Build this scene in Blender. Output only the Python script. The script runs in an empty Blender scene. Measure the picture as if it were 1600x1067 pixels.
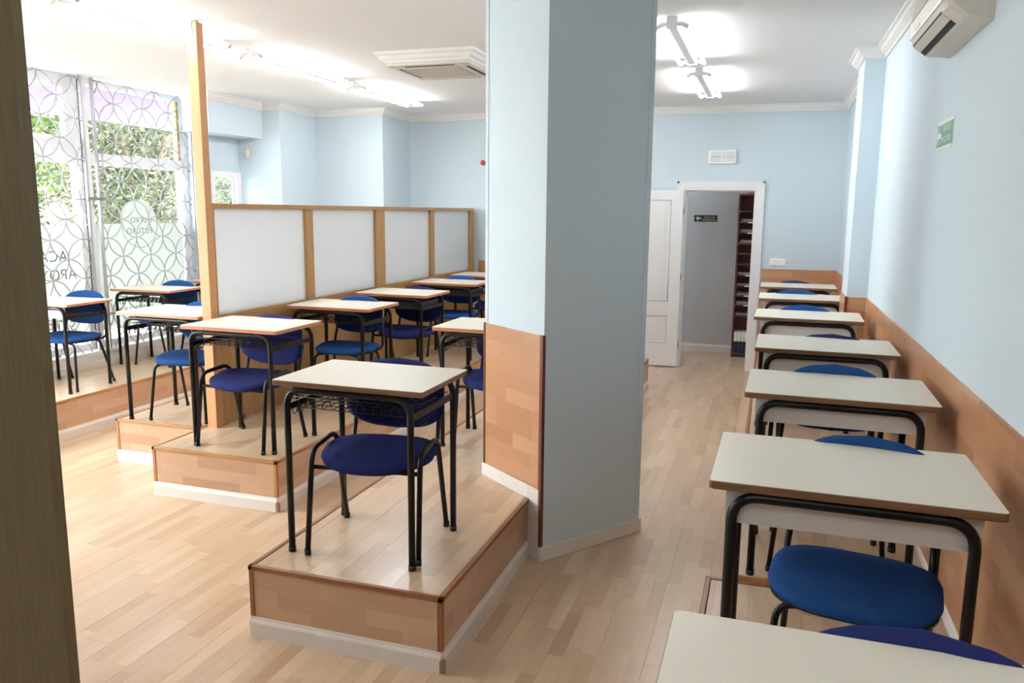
import bpy, bmesh, math, random
from mathutils import Vector, Matrix
random.seed(7)
C = bpy.context.scene.collection
PI = math.pi

# ------------------------------------------------------------------ camera, world, exposure
cam_d = bpy.data.cameras.new('camera'); cam = bpy.data.objects.new('camera', cam_d); C.objects.link(cam)
cam_d.sensor_width = 36.0; cam_d.lens = 1232.497 / 1600 * 36; cam_d.clip_start = 0.02; cam_d.clip_end = 200
_R = [[0.9504969226565919, 0.3105954731578187, 0.009276425724345196],
      [0.059199301270823686, -0.15169616587354726, -0.986652783905418],
      [-0.30504269004418844, 0.9383595927538312, -0.16257377383043436]]
m = Matrix.Identity(4)
for i in range(3):
    m[i][0] = _R[0][i]; m[i][1] = -_R[1][i]; m[i][2] = -_R[2][i]
m[2][3] = 1.785
cam.matrix_world = m
bpy.context.scene.camera = cam

SC = bpy.context.scene
SC.view_settings.view_transform = 'Standard'
SC.view_settings.look = 'None'
SC.view_settings.gamma = 1.0
SC.view_settings.use_curve_mapping = False
SC.view_settings.exposure = 0.76
SC.cycles.max_bounces = 10
SC.cycles.diffuse_bounces = 6
SC.cycles.transparent_max_bounces = 16
SC.cycles.use_denoising = True
SC.cycles.caustics_reflective = False
SC.cycles.caustics_refractive = False
SC.cycles.sample_clamp_indirect = 6.0

SKY = 18.5          # overcast daylight outside
TUBE = 39.0        # fluorescent tube brightness
w = bpy.data.worlds.new('sky'); SC.world = w; w.use_nodes = True
bg = w.node_tree.nodes['Background']
bg.inputs[0].default_value = (0.93, 0.96, 1.0, 1); bg.inputs[1].default_value = SKY

# ------------------------------------------------------------------ materials
def L(r, g, b):
    f = lambda c: (c / 255 / 12.92) if c / 255 <= 0.04045 else ((c / 255 + 0.055) / 1.055) ** 2.4
    return (f(r), f(g), f(b), 1)

def mat(name, col, rough=0.5, spec=0.5, metal=0.0, bump=0.0, bscale=200, var=0.0, vscale=3.0, emit=None, es=1.0, coat=0):
    M = bpy.data.materials.new(name); M.use_nodes = True
    nt = M.node_tree; b = nt.nodes['Principled BSDF']
    b.inputs['Base Color'].default_value = col
    b.inputs['Roughness'].default_value = rough
    b.inputs['Metallic'].default_value = metal
    b.inputs['Specular IOR Level'].default_value = spec
    b.inputs['Coat Weight'].default_value = coat
    if emit:
        b.inputs['Emission Color'].default_value = emit; b.inputs['Emission Strength'].default_value = es
    if var or bump:
        tc = nt.nodes.new('ShaderNodeTexCoord')
    if var:
        n = nt.nodes.new('ShaderNodeTexNoise'); n.inputs['Scale'].default_value = vscale; n.inputs['Detail'].default_value = 5
        nt.links.new(tc.outputs['Object'], n.inputs['Vector'])
        mx = nt.nodes.new('ShaderNodeMix'); mx.data_type = 'RGBA'
        mx.inputs[6].default_value = tuple(c * (1 - var) for c in col[:3]) + (1,)
        mx.inputs[7].default_value = tuple(min(1, c * (1 + var)) for c in col[:3]) + (1,)
        nt.links.new(n.outputs['Fac'], mx.inputs[0]); nt.links.new(mx.outputs[2], b.inputs['Base Color'])
    if bump:
        n2 = nt.nodes.new('ShaderNodeTexNoise'); n2.inputs['Scale'].default_value = bscale
        nt.links.new(tc.outputs['Object'], n2.inputs['Vector'])
        bp = nt.nodes.new('ShaderNodeBump'); bp.inputs['Strength'].default_value = bump; bp.inputs['Distance'].default_value = 0.002
        nt.links.new(n2.outputs['Fac'], bp.inputs['Height']); nt.links.new(bp.outputs['Normal'], b.inputs['Normal'])
    return M

def strip_mat(name, cols, along=0, cross=1, world=True, sw=0.0643, sl=0.36, rough=0.3, grain=0.06, coat=0.0):
    """strip-parquet laminate: strips of random length and tone, with wood grain"""
    M = bpy.data.materials.new(name); M.use_nodes = True
    nt = M.node_tree; N = nt.nodes; K = nt.links; b = N['Principled BSDF']
    if world:
        src = N.new('ShaderNodeNewGeometry').outputs['Position']
    else:
        src = N.new('ShaderNodeTexCoord').outputs['Object']
    sep = N.new('ShaderNodeSeparateXYZ'); K.new(src, sep.inputs[0])
    def mth(op, a, bb=None, c=None):
        n = N.new('ShaderNodeMath'); n.operation = op
        for i, v in enumerate((a, bb, c)):
            if v is None: continue
            if isinstance(v, (int, float)): n.inputs[i].default_value = v
            else: K.new(v, n.inputs[i])
        return n.outputs[0]
    row = mth('FLOOR', mth('DIVIDE', sep.outputs[cross], sw))
    wn = N.new('ShaderNodeTexWhiteNoise'); wn.noise_dimensions = '1D'; K.new(row, wn.inputs['W'])
    cell = mth('FLOOR', mth('ADD', mth('DIVIDE', sep.outputs[along], sl), mth('MULTIPLY', wn.outputs['Value'], 7.3)))
    cx = N.new('ShaderNodeCombineXYZ'); K.new(row, cx.inputs[0]); K.new(cell, cx.inputs[1])
    wn2 = N.new('ShaderNodeTexWhiteNoise'); wn2.noise_dimensions = '3D'; K.new(cx.outputs[0], wn2.inputs['Vector'])
    ramp = N.new('ShaderNodeValToRGB'); K.new(wn2.outputs['Value'], ramp.inputs[0])
    el = ramp.color_ramp.elements
    while len(el) < len(cols): el.new(0.5)
    for i, c in enumerate(cols):
        el[i].position = i / (len(cols) - 1); el[i].color = c
    # grain stretched along the strip
    gv = N.new('ShaderNodeCombineXYZ')
    K.new(mth('MULTIPLY', sep.outputs[along], 2.2), gv.inputs[0])
    K.new(mth('MULTIPLY', sep.outputs[cross], 22.0), gv.inputs[1])
    K.new(mth('ADD', mth('MULTIPLY', row, 3.7), mth('MULTIPLY', cell, 5.1)), gv.inputs[2])
    ns = N.new('ShaderNodeTexNoise'); ns.inputs['Scale'].default_value = 2.5; ns.inputs['Detail'].default_value = 6; ns.inputs['Distortion'].default_value = 0.6
    K.new(gv.outputs[0], ns.inputs['Vector'])
    fac = mth('MULTIPLY_ADD', ns.outputs['Fac'], grain * 3.2, 1 - grain * 1.6)
    mul = N.new('ShaderNodeVectorMath'); mul.operation = 'SCALE'
    K.new(ramp.outputs[0], mul.inputs[0]); K.new(fac, mul.inputs['Scale'])
    K.new(mul.outputs[0], b.inputs['Base Color'])
    b.inputs['Roughness'].default_value = rough; b.inputs['Coat Weight'].default_value = coat
    b.inputs['Coat Roughness'].default_value = 0.12
    return M

def wood_mat(name, c1, c2, rough=0.45, along=2, scale=6):
    M = bpy.data.materials.new(name); M.use_nodes = True
    nt = M.node_tree; N = nt.nodes; K = nt.links; b = N['Principled BSDF']
    tc = N.new('ShaderNodeTexCoord'); mp = N.new('ShaderNodeMapping')
    s = [14, 14, 14]; s[along] = 0.7; mp.inputs['Scale'].default_value = s
    K.new(tc.outputs['Object'], mp.inputs[0])
    ns = N.new('ShaderNodeTexNoise'); ns.inputs['Scale'].default_value = scale; ns.inputs['Detail'].default_value = 7
    K.new(mp.outputs[0], ns.inputs['Vector'])
    r = N.new('ShaderNodeValToRGB'); r.color_ramp.elements[0].position = .3; r.color_ramp.elements[1].position = .7
    r.color_ramp.elements[0].color = c1; r.color_ramp.elements[1].color = c2
    K.new(ns.outputs['Fac'], r.inputs[0]); K.new(r.outputs[0], b.inputs['Base Color'])
    b.inputs['Roughness'].default_value = rough
    return M

floor_cols = [L(180, 149, 120), L(201, 173, 144), L(191, 162, 132), L(208, 182, 153), L(195, 164, 135)]
M_floor = strip_mat('laminate_floor', floor_cols, along=1, cross=0, rough=0.28, coat=0.15)
M_core = mat('joint_dark', L(120, 95, 75), 0.8)
M_rise_x = strip_mat('laminate_riser_x', [L(176, 138, 111), L(196, 160, 132), L(186, 149, 121), L(200, 166, 139)], along=0, cross=2, sw=0.07, sl=0.42, rough=0.35)
M_rise_y = strip_mat('laminate_riser_y', [L(176, 138, 111), L(196, 160, 132), L(186, 149, 121), L(200, 166, 139)], along=1, cross=2, sw=0.07, sl=0.42, rough=0.35)
dado_cols = [L(168, 118, 84), L(190, 142, 105), L(178, 130, 94), L(196, 150, 114)]
M_dado_x = strip_mat('dado_x', dado_cols, along=0, cross=2, world=False, sw=0.078, sl=0.34, rough=0.35)
M_dado_y = strip_mat('dado_y', dado_cols, along=1, cross=2, world=False, sw=0.078, sl=0.34, rough=0.35)
M_trim = wood_mat('brown_edge_trim', L(112, 66, 34), L(158, 104, 62), 0.4, along=0)
M_trim_y = wood_mat('brown_edge_trim_y', L(112, 66, 34), L(158, 104, 62), 0.4, along=1)
M_trim_z = wood_mat('brown_corner_trim', L(120, 66, 34), L(156, 96, 54), 0.4, along=2)
M_trim2 = wood_mat('golden_edge_trim', L(150, 104, 60), L(180, 134, 86), 0.4, along=0)
M_trim2_y = wood_mat('golden_edge_trim_y', L(150, 104, 60), L(180, 134, 86), 0.4, along=1)
M_trim2_z = wood_mat('golden_corner_trim', L(160, 108, 60), L(182, 128, 78), 0.4, along=2)
M_mahog = mat('mahogany_trim', L(96, 42, 28), 0.4)
M_skirt = mat('white_painted_skirting', L(222, 216, 210), 0.45, var=0.07, vscale=9)
M_chip = mat('chipped_wood', L(150, 118, 88), 0.8, var=0.3, vscale=60)
M_wall = mat('pale_blue_paint', L(203, 217, 225), 0.75, spec=0.25, bump=0.25, bscale=260, var=0.015, vscale=2)
M_ceil = mat('white_ceiling_paint', L(241, 243, 246), 0.9, spec=0.1)
M_corn = mat('white_cornice', L(234, 233, 231), 0.6)
M_grey = mat('corridor_lilac_grey_paint', L(196, 194, 194), 0.8, var=0.03, vscale=2)
M_door = mat('white_door_lacquer', L(228, 228, 228), 0.4)
M_frame = mat('white_window_aluminium', L(236, 236, 240), 0.35)
M_sill = mat('grey_window_base', L(224, 223, 221), 0.5)
M_grille = mat('silver_painted_steel', L(172, 172, 176), 0.35, metal=0.2)
M_top = mat('cream_laminate', L(226, 219, 202), 0.34, var=0.012, vscale=6)
M_edge_o = wood_mat('orange_brown_edge', L(172, 106, 70), L(196, 128, 90), 0.4, along=0)
M_edge_d = wood_mat('dark_brown_edge', L(104, 72, 48), L(130, 94, 64), 0.45, along=0)
M_black = mat('black_steel', L(8, 8, 9), 0.38, spec=0.35)
M_blackm = mat('black_wire', L(14, 14, 16), 0.4)
M_cap = mat('black_rubber_foot', L(18, 18, 18), 0.6)
M_navy = mat('navy_fabric', L(38, 44, 96), 0.95, spec=0.15, bump=0.5, bscale=900, var=0.12, vscale=40)
M_blue = mat('bright_blue_fabric', L(33, 69, 124), 0.95, spec=0.15, bump=0.5, bscale=900, var=0.10, vscale=40)
M_boxw = mat('white_laminate_tray', L(214, 211, 206), 0.45)
M_boxd = mat('black_steel_tray', L(24, 24, 28), 0.45)
M_part = wood_mat('partition_veneer', L(162, 122, 76), L(182, 142, 92), 0.45, along=2)
M_post = wood_mat('post_veneer', L(192, 138, 92), L(208, 154, 106), 0.42, along=2)
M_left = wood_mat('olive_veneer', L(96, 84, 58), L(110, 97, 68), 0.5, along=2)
M_white = mat('frosted_white_acrylic', L(224, 226, 228), 0.3)
def trans_mix(M, col, fac):
    nt = M.node_tree; N = nt.nodes; K = nt.links
    t = N.new('ShaderNodeBsdfTranslucent'); t.inputs[0].default_value = col
    mx = N.new('ShaderNodeMixShader'); mx.inputs[0].default_value = fac
    K.new(N['Principled BSDF'].outputs[0], mx.inputs[1]); K.new(t.outputs[0], mx.inputs[2]); K.new(mx.outputs[0], N['Material Output'].inputs[0])
trans_mix(M_white, L(240, 242, 244), 0.5)
M_plast = mat('white_plastic', L(246, 246, 244), 0.35)
M_ac = mat('aged_white_plastic', L(216, 210, 200), 0.35)
M_acd = mat('black_gap', L(12, 12, 14), 0.6)
M_grid = mat('intake_grid', L(196, 188, 180), 0.6, var=0.15, vscale=90)
M_green = mat('sign_green', L(70, 142, 122), 0.4)
M_dgreen = mat('sign_dark_green', L(22, 46, 38), 0.4)
M_signw = mat('sign_white', L(226, 232, 214), 0.5)
M_signy = mat('sign_pale_yellow', L(222, 216, 160), 0.5)
M_red = mat('red_plastic', L(190, 44, 40), 0.25)
M_shelf = wood_mat('dark_red_bookcase', L(78, 36, 25), L(100, 50, 34), 0.45, along=2)
M_paper = mat('paper_edges', L(150, 146, 144), 0.8, var=0.15, vscale=60)
M_label = mat('label_white', L(236, 236, 236), 0.6)
M_bndw = mat('binder_white', L(226, 222, 206), 0.6)
M_bndb = mat('binder_navy', L(28, 34, 66), 0.5)
M_metal = mat('grey_metal', L(150, 150, 150), 0.35, metal=0.8)
M_tube = mat('lit_tube', L(255, 255, 255), 0.4, emit=(0.95, 0.975, 1, 1), es=TUBE)
M_batten = mat('white_steel_batten', L(222, 222, 224), 0.4)
M_lens = mat('clear_prismatic_lens', L(222, 228, 228), 0.12, coat=0.5)
M_awn = mat('purple_awning_canvas', L(172, 160, 196), 0.9)
M_pave = mat('street_paving', L(214, 210, 204), 0.9, var=0.06, vscale=1)
M_letter = mat('dark_grey_vinyl', L(78, 84, 84), 0.6)
M_bark = mat('bark', L(96, 76, 62), 0.9, var=0.2, vscale=12)

def leaf_mat(name, a, bcol):
    M = bpy.data.materials.new(name); M.use_nodes = True; nt = M.node_tree; N = nt.nodes; K = nt.links
    b = N['Principled BSDF']; g = N.new('ShaderNodeNewGeometry')
    r = N.new('ShaderNodeValToRGB'); r.color_ramp.elements[0].color = a; r.color_ramp.elements[1].color = bcol
    K.new(g.outputs['Random Per Island'], r.inputs[0]); K.new(r.outputs[0], b.inputs['Base Color'])
    b.inputs['Roughness'].default_value = 0.6
    t = N.new('ShaderNodeBsdfTranslucent'); K.new(r.outputs[0], t.inputs[0])
    mx = N.new('ShaderNodeMixShader'); mx.inputs[0].default_value = 0.3
    K.new(b.outputs[0], mx.inputs[1]); K.new(t.outputs[0], mx.inputs[2]); K.new(mx.outputs[0], N['Material Output'].inputs[0])
    return M
M_leaf = leaf_mat('green_leaves', L(34, 52, 22), L(96, 120, 54))
M_leafd = leaf_mat('olive_leaves', L(44, 52, 32), L(102, 110, 78))

def glass_mat():
    M = bpy.data.materials.new('clear_glass'); M.use_nodes = True; nt = M.node_tree; N = nt.nodes; K = nt.links
    N.remove(N['Principled BSDF'])
    t = N.new('ShaderNodeBsdfTransparent'); t.inputs[0].default_value = (0.93, 0.96, 0.95, 1)
    g = N.new('ShaderNodeBsdfGlossy'); g.inputs['Roughness'].default_value = 0.02
    lw_ = N.new('ShaderNodeLayerWeight'); lw_.inputs[0].default_value = 0.5
    p5 = N.new('ShaderNodeMath'); p5.operation = 'POWER'; K.new(lw_.outputs['Facing'], p5.inputs[0]); p5.inputs[1].default_value = 5
    f = N.new('ShaderNodeMath'); f.operation = 'MULTIPLY_ADD'; K.new(p5.outputs[0], f.inputs[0]); f.inputs[1].default_value = 0.6; f.inputs[2].default_value = 0.04
    mx = N.new('ShaderNodeMixShader'); K.new(f.outputs[0], mx.inputs[0]); K.new(t.outputs[0], mx.inputs[1]); K.new(g.outputs[0], mx.inputs[2])
    K.new(mx.outputs[0], N['Material Output'].inputs[0]); return M
M_glass = glass_mat()
def frost_mat():
    M = bpy.data.materials.new('frosted_film'); M.use_nodes = True; nt = M.node_tree; N = nt.nodes; K = nt.links
    N.remove(N['Principled BSDF'])
    t = N.new('ShaderNodeBsdfTranslucent'); t.inputs[0].default_value = (0.58, 0.61, 0.59, 1)
    d = N.new('ShaderNodeBsdfDiffuse'); d.inputs[0].default_value = (0.60, 0.63, 0.61, 1)
    mx = N.new('ShaderNodeMixShader'); mx.inputs[0].default_value = 0.35
    K.new(t.outputs[0], mx.inputs[1]); K.new(d.outputs[0], mx.inputs[2]); K.new(mx.outputs[0], N['Material Output'].inputs[0]); return M
M_frost = frost_mat()
def awn_mat():
    nt = M_awn.node_tree; N = nt.nodes; K = nt.links
    t = N.new('ShaderNodeBsdfTranslucent'); t.inputs[0].default_value = L(118, 106, 142)
    mx = N.new('ShaderNodeMixShader'); mx.inputs[0].default_value = 0.6
    K.new(N['Principled BSDF'].outputs[0], mx.inputs[1]); K.new(t.outputs[0], mx.inputs[2]); K.new(mx.outputs[0], N['Material Output'].inputs[0])
awn_mat()

# ------------------------------------------------------------------ mesh helpers
def box(bm, x0, x1, y0, y1, z0, z1, mi=0):
    r = bmesh.ops.create_cube(bm, size=1)
    for v in r['verts']:
        v.co = Vector(((x0 + x1) / 2 + v.co.x * (x1 - x0), (y0 + y1) / 2 + v.co.y * (y1 - y0), (z0 + z1) / 2 + v.co.z * (z1 - z0)))
    if mi:
        for f in {f for v in r['verts'] for f in v.link_faces}: f.material_index = mi
    return r['verts']

def rbox(bm, x0, x1, y0, y1, z0, z1, b=0.004, seg=2):
    t = bmesh.new(); box(t, x0, x1, y0, y1, z0, z1)
    bmesh.ops.bevel(t, geom=list(t.edges), offset=b, segments=seg, affect='EDGES', profile=0.5)
    me = bpy.data.meshes.new('t'); t.to_mesh(me); t.free(); bm.from_mesh(me); bpy.data.meshes.remove(me)

def arcpts(pts, rads, n=6):
    """polyline with rounded corners"""
    pts = [Vector(p) for p in pts]; out = [pts[0]]
    for i in range(1, len(pts) - 1):
        r = rads[i - 1] if isinstance(rads, (list, tuple)) else rads
        a = (pts[i - 1] - pts[i]); c = (pts[i + 1] - pts[i]); la, lc = a.length, c.length; a.normalize(); c.normalize()
        ang = a.angle(c); d = min(r / math.tan(ang / 2), la * 0.49, lc * 0.49)
        p0, p1 = pts[i] + a * d, pts[i] + c * d
        for k in range(n + 1):
            t = k / n; out.append((1 - t) ** 2 * p0 + 2 * t * (1 - t) * pts[i] + t * t * p1)
    out.append(pts[-1]); return out

def tube(bm, pts, r, seg=8, cap=True, closed=False, flat=1.0):
    pts = [Vector(p) for p in pts]; n = len(pts)
    rings = []; up = None
    for i, p in enumerate(pts):
        if closed: d = (pts[(i + 1) % n] - pts[i - 1]).normalized()
        elif i == 0: d = (pts[1] - p).normalized()
        elif i == n - 1: d = (p - pts[-2]).normalized()
        else: d = (pts[i + 1] - pts[i - 1]).normalized()
        if up is None:
            up = Vector((1, 0, 0)) if abs(d.x) < 0.7 else Vector((0, 1, 0))
        up = (up - d * up.dot(d)).normalized(); s = d.cross(up)
        rings.append([bm.verts.new(p + up * r * math.cos(2 * PI * k / seg) + s * r * flat * math.sin(2 * PI * k / seg)) for k in range(seg)])
    rng = range(n) if closed else range(n - 1)
    for i in rng:
        A, B = rings[i], rings[(i + 1) % n]
        for k in range(seg):
            f = bm.faces.new((A[k], A[(k + 1) % seg], B[(k + 1) % seg], B[k])); f.smooth = True
    if cap and not closed:
        bm.faces.new(list(reversed(rings[0]))); bm.faces.new(rings[-1])

def prism(bm, poly, z0, z1, mi=0):
    a = [bm.verts.new((p[0], p[1], z0)) for p in poly]; b = [bm.verts.new((p[0], p[1], z1)) for p in poly]
    n = len(poly); fs = [bm.faces.new(list(reversed(a))), bm.faces.new(b)]
    for i in range(n): fs.append(bm.faces.new((a[i], a[(i + 1) % n], b[(i + 1) % n], b[i])))
    for f in fs: f.material_index = mi
    return fs

def sweep(bm, prof, path, closed=False):
    """extrude profile (out, up) along an xy path at z; 'out' is to the left normal of the travel"""
    n = len(path); rings = []
    for i, p in enumerate(path):
        p = Vector(p)
        if closed or 0 < i < n - 1:
            d0 = (p - Vector(path[i - 1])).normalized(); d1 = (Vector(path[(i + 1) % n]) - p).normalized()
        elif i == 0: d0 = d1 = (Vector(path[1]) - p).normalized()
        else: d0 = d1 = (p - Vector(path[i - 1])).normalized()
        n0 = Vector((-d0.y, d0.x, 0)); n1 = Vector((-d1.y, d1.x, 0)); mm = (n0 + n1)
        mm = mm / max(0.2, mm.dot(n0))
        rings.append([bm.verts.new(p + mm * u + Vector((0, 0, v))) for u, v in prof])
    k = len(prof)
    for i in (range(n) if closed else range(n - 1)):
        A, B = rings[i], rings[(i + 1) % n]
        for j in range(k): bm.faces.new((A[j], B[j], B[(j + 1) % k], A[(j + 1) % k]))
    if not closed:
        bm.faces.new(rings[0]); bm.faces.new(list(reversed(rings[-1])))

def obj(name, bm, mats, parent=None, loc=None, smooth=False, rot=None):
    bmesh.ops.recalc_face_normals(bm, faces=bm.faces)
    me = bpy.data.meshes.new(name); bm.to_mesh(me); bm.free()
    for mm in (mats if isinstance(mats, (list, tuple)) else [mats]): me.materials.append(mm)
    if smooth:
        for p in me.polygons: p.use_smooth = True
    o = bpy.data.objects.new(name, me); C.objects.link(o)
    if parent: o.parent = parent
    if loc: o.location = loc
    if rot: o.rotation_euler = rot
    return o

def tag(o, label, cat, group=None):
    o['label'] = label; o['category'] = cat
    if group: o['group'] = group
    return o
def thing(name, label, cat, loc=(0, 0, 0), rz=0, group=None):
    o = bpy.data.objects.new(name, None); C.objects.link(o); o.location = loc; o.rotation_euler = (0, 0, rz)
    o.empty_display_size = 0.1
    return tag(o, label, cat, group)
def struct(name, bm, mats, parent=None, loc=None, label=None, rot=None):
    o = obj(name, bm, mats, parent, loc, rot=rot)
    if not parent:
        o['kind'] = 'structure'
        if label: o['label'] = label
    return o
def sempty(name, loc=(0, 0, 0), label=None):
    o = bpy.data.objects.new(name, None); C.objects.link(o); o.location = loc; o['kind'] = 'structure'
    if label: o['label'] = label
    return o
def copy_thing(root, loc, rz, label, group=None, scale=1.0):
    r = root.copy(); C.objects.link(r); r.location = loc; r.rotation_euler = (0, 0, rz); r.scale = (scale,) * 3
    r['label'] = label
    if group: r['group'] = group
    for ch in list(root.children):
        c = ch.copy(); C.objects.link(c); c.parent = r
        for g in ch.children:
            d = g.copy(); C.objects.link(d); d.parent = c
    return r
def B(*a):
    bm = bmesh.new(); box(bm, *a); return bm
def RB(*a, b=0.004):
    bm = bmesh.new(); rbox(bm, *a, b=b); return bm

# ------------------------------------------------------------------ setting: dimensions
CEIL = 2.955
XR = 0.70; YB = 9.30; PT = 0.31          # right wall, back wall, platform height
XF = -6.15                                # glazing plane
YN = -2.6                                 # wall behind the camera

# floor: slab + laminate boards
fl = struct('floor', B(-7.0, 1.2, YN, 10.6, -0.10, -0.008), M_core, label='pale strip laminate floor')
board_meshes = {}
def board(parent, x0, x1, y0, y1, z, th=0.008, mt=M_floor, name='floor_board', off=(0, 0, 0)):
    key = (round(x1 - x0, 4), round(y1 - y0, 4), th, mt.name)
    if key not in board_meshes:
        bm = bmesh.new(); g = 0.0002; wdt, ln = x1 - x0, y1 - y0; c = 0.0006
        lo = [(g, g), (wdt - g, g), (wdt - g, ln - g), (g, ln - g)]
        hi = [(g + c, g + c), (wdt - g - c, g + c), (wdt - g - c, ln - g - c), (g + c, ln - g - c)]
        a = [bm.verts.new((*p, -th)) for p in lo]; b_ = [bm.verts.new((*p, -0.0008)) for p in lo]; t = [bm.verts.new((*p, 0)) for p in hi]
        for q in (a, b_), (b_, t):
            for i in range(4): bm.faces.new((q[0][i], q[0][(i + 1) % 4], q[1][(i + 1) % 4], q[1][i]))
        bm.faces.new(t)
        bmesh.ops.recalc_face_normals(bm, faces=bm.faces)
        me = bpy.data.meshes.new(name); bm.to_mesh(me); bm.free(); me.materials.append(mt); board_meshes[key] = me
    o = bpy.data.objects.new(name, board_meshes[key]); C.objects.link(o)
    o.parent = parent; o.location = (x0 - off[0], y0 - off[1], z - off[2]); return o
BW, BL = 0.1929, 1.29
BLOCK = [(-2.0, -1.14, 2.63, 8.0), (-3.6, -2.71, 3.84, 9.3), (-4.33, -3.6, 4.3, 8.5), (-6.2, -5.14, YN, 7.8), (-0.16, 0.7, 0.7, 3.1), (-0.08, 0.7, 3.1, 9.3)]
random.seed(3)
i0 = math.floor(-5.2 / BW)
for i in range(i0, 4):
    x0, x1 = i * BW, (i + 1) * BW
    if x0 > 0.66: continue
    y = 0.4 - random.random() * BL
    ymax = 10.5 if (x0 > -1.3 and x0 < 0.75) else YB
    if x0 < -4.5: ymax = 8.5
    while y < ymax:
        y0, y1 = max(y, 0.4), min(y + BL, ymax)
        y += BL
        if y1 - y0 < 0.05: continue
        if any(x0 >= b0 - 0.02 and x1 <= b1 + 0.02 and y0 >= b2 - 0.02 and y1 <= b3 + 0.02 for b0, b1, b2, b3 in BLOCK): continue
        board(fl, x0, x1, y0, y1, 0.0)
# unseen part of the floor behind the camera
struct('floor', B(-5.3, 0.7, YN, 0.4, -0.008, 0.0), M_floor, label='laminate floor behind the viewer')

struct('ceiling', B(-6.2, 1.1, YN - .1, 10.7, CEIL, CEIL + 0.12), M_ceil, label='white painted ceiling')

# walls
def wall(name, *a, mt=M_wall, label=None): return struct(name, B(*a), mt, label=label)
wall('wall_right', XR, XR + .15, YN, YB + .12, 0, CEIL, label='pale blue long wall on the right')
DX0, DX1, DH = -0.975, -0.178, 2.062     # door opening
bm = bmesh.new()
box(bm, -4.40, DX0, YB, YB + .12, 0, CEIL); box(bm, DX1, XR, YB, YB + .12, 0, CEIL); box(bm, DX0, DX1, YB, YB + .12, DH, CEIL)
struct('wall_back', bm, M_wall, label='pale blue end wall with the door')
bm = bmesh.new(); box(bm, -5.30, -4.40, 8.56, YB + .12, 0, CEIL); box(bm, -5.9, -5.30, 7.83, YB + .12, 0, CEIL)
struct('wall_back_left', bm, M_wall, label='stepped pale blue pier walls in the far left corner')
wall('wall_front', -6.2, 1.0, YN - .12, YN, 0, CEIL, label='wall behind the viewer')
wall('trim_1', 0.56, XR, 6.36, 6.83, 0, CEIL, label='pale blue pilaster on the right wall')
# bulkhead over the small side window, facade pieces
wall('trim_2', -5.85, -5.53, 6.93, 7.83, 2.567, CEIL, label='boxed pale blue bulkhead above the small window')
bm = bmesh.new()
box(bm, -6.20, -5.85, 7.27, 7.84, 2.195, CEIL); box(bm, -6.20, -5.85, 7.27, 7.84, 0, 1.2)
box(bm, -6.2, -5.85, 7.27, 7.32, 1.2, 2.195)
struct('wall_left', bm, M_wall, label='pale blue facade wall around the small window')

# small side window
sw = sempty('window_1', (-5.9, 7.3, 1.2), 'small side window with green foliage outside')
bm = bmesh.new()
box(bm, -.02, .06, .02, .53, .935, .995); box(bm, -.02, .06, .02, .53, 0, .05); box(bm, -.02, .06, .02, .07, .05, .935); box(bm, -.02, .06, .48, .54, .05, .935)
obj('window_frame', bm, M_frame, sw)
obj('pane', B(0, .006, .07, .48, .05, .935), M_glass, sw)
obj('sash_post', B(.0, .03, .425, .44, .05, .935), M_metal, sw)

# corridor behind the door
wall('wall_corridor_back', -2.2, 1.1, 10.47, 10.6, 0, CEIL, mt=M_grey, label='lilac grey corridor wall seen through the doorway')
wall('wall_corridor_left', -2.3, -2.2, YB + .12, 10.6, 0, CEIL, mt=M_grey)
wall('wall_corridor_right', 0.9, 1.0, YB + .12, 10.6, 0, CEIL, mt=M_grey)
def skirt_prof(h=0.075, t=0.014): return [(0, 0), (t, 0), (t, h * .72), (t * .8, h * .80), (t * .45, h * .88), (t * .3, h), (0, h)]
def skirting(name, path, h=0.075, parent=None, t=0.014, mt=M_skirt, kind=True, label=None, off=(0, 0, 0)):
    bm = bmesh.new(); sweep(bm, skirt_prof(h, t), [Vector(p) - Vector(off) for p in path])
    o = obj(name, bm, mt, parent)
    if not parent: o['kind'] = 'structure'
    if label: o['label'] = label
    return o
skirting('baseboard_corridor', [(-0.40, 10.47, 0), (-2.2, 10.47, 0)], 0.10, label='cream skirting of the corridor')
skirting('baseboard_right', [(XR, YN, 0.30), (XR, 6.36, 0.30)], 0.075, label='white skirting above the right platform')
skirting('baseboard_back', [(-1.06, YB, 0), (-2.7, YB, 0)], 0.08, label='white skirting along the end wall')

# cornice
cp = [(0, 0), (0, -.075), (.012, -.075), (.016, -.062), (.045, -.035), (.052, -.018), (.07, -.012), (.07, 0)]
bm = bmesh.new()
sweep(bm, cp, [(XR, YN, CEIL), (XR, 6.36, CEIL), (.56, 6.36, CEIL), (.56, 6.83, CEIL), (XR, 6.83, CEIL), (XR, YB, CEIL), (-4.40, YB, CEIL), (-4.40, 8.56, CEIL), (-5.30, 8.56, CEIL), (-5.30, 7.83, CEIL), (-5.53, 7.83, CEIL), (-5.53, 6.93, CEIL), (-5.85, 6.93, CEIL)])
struct('trim_3', bm, M_corn, label='white moulded plaster cornice')

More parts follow.
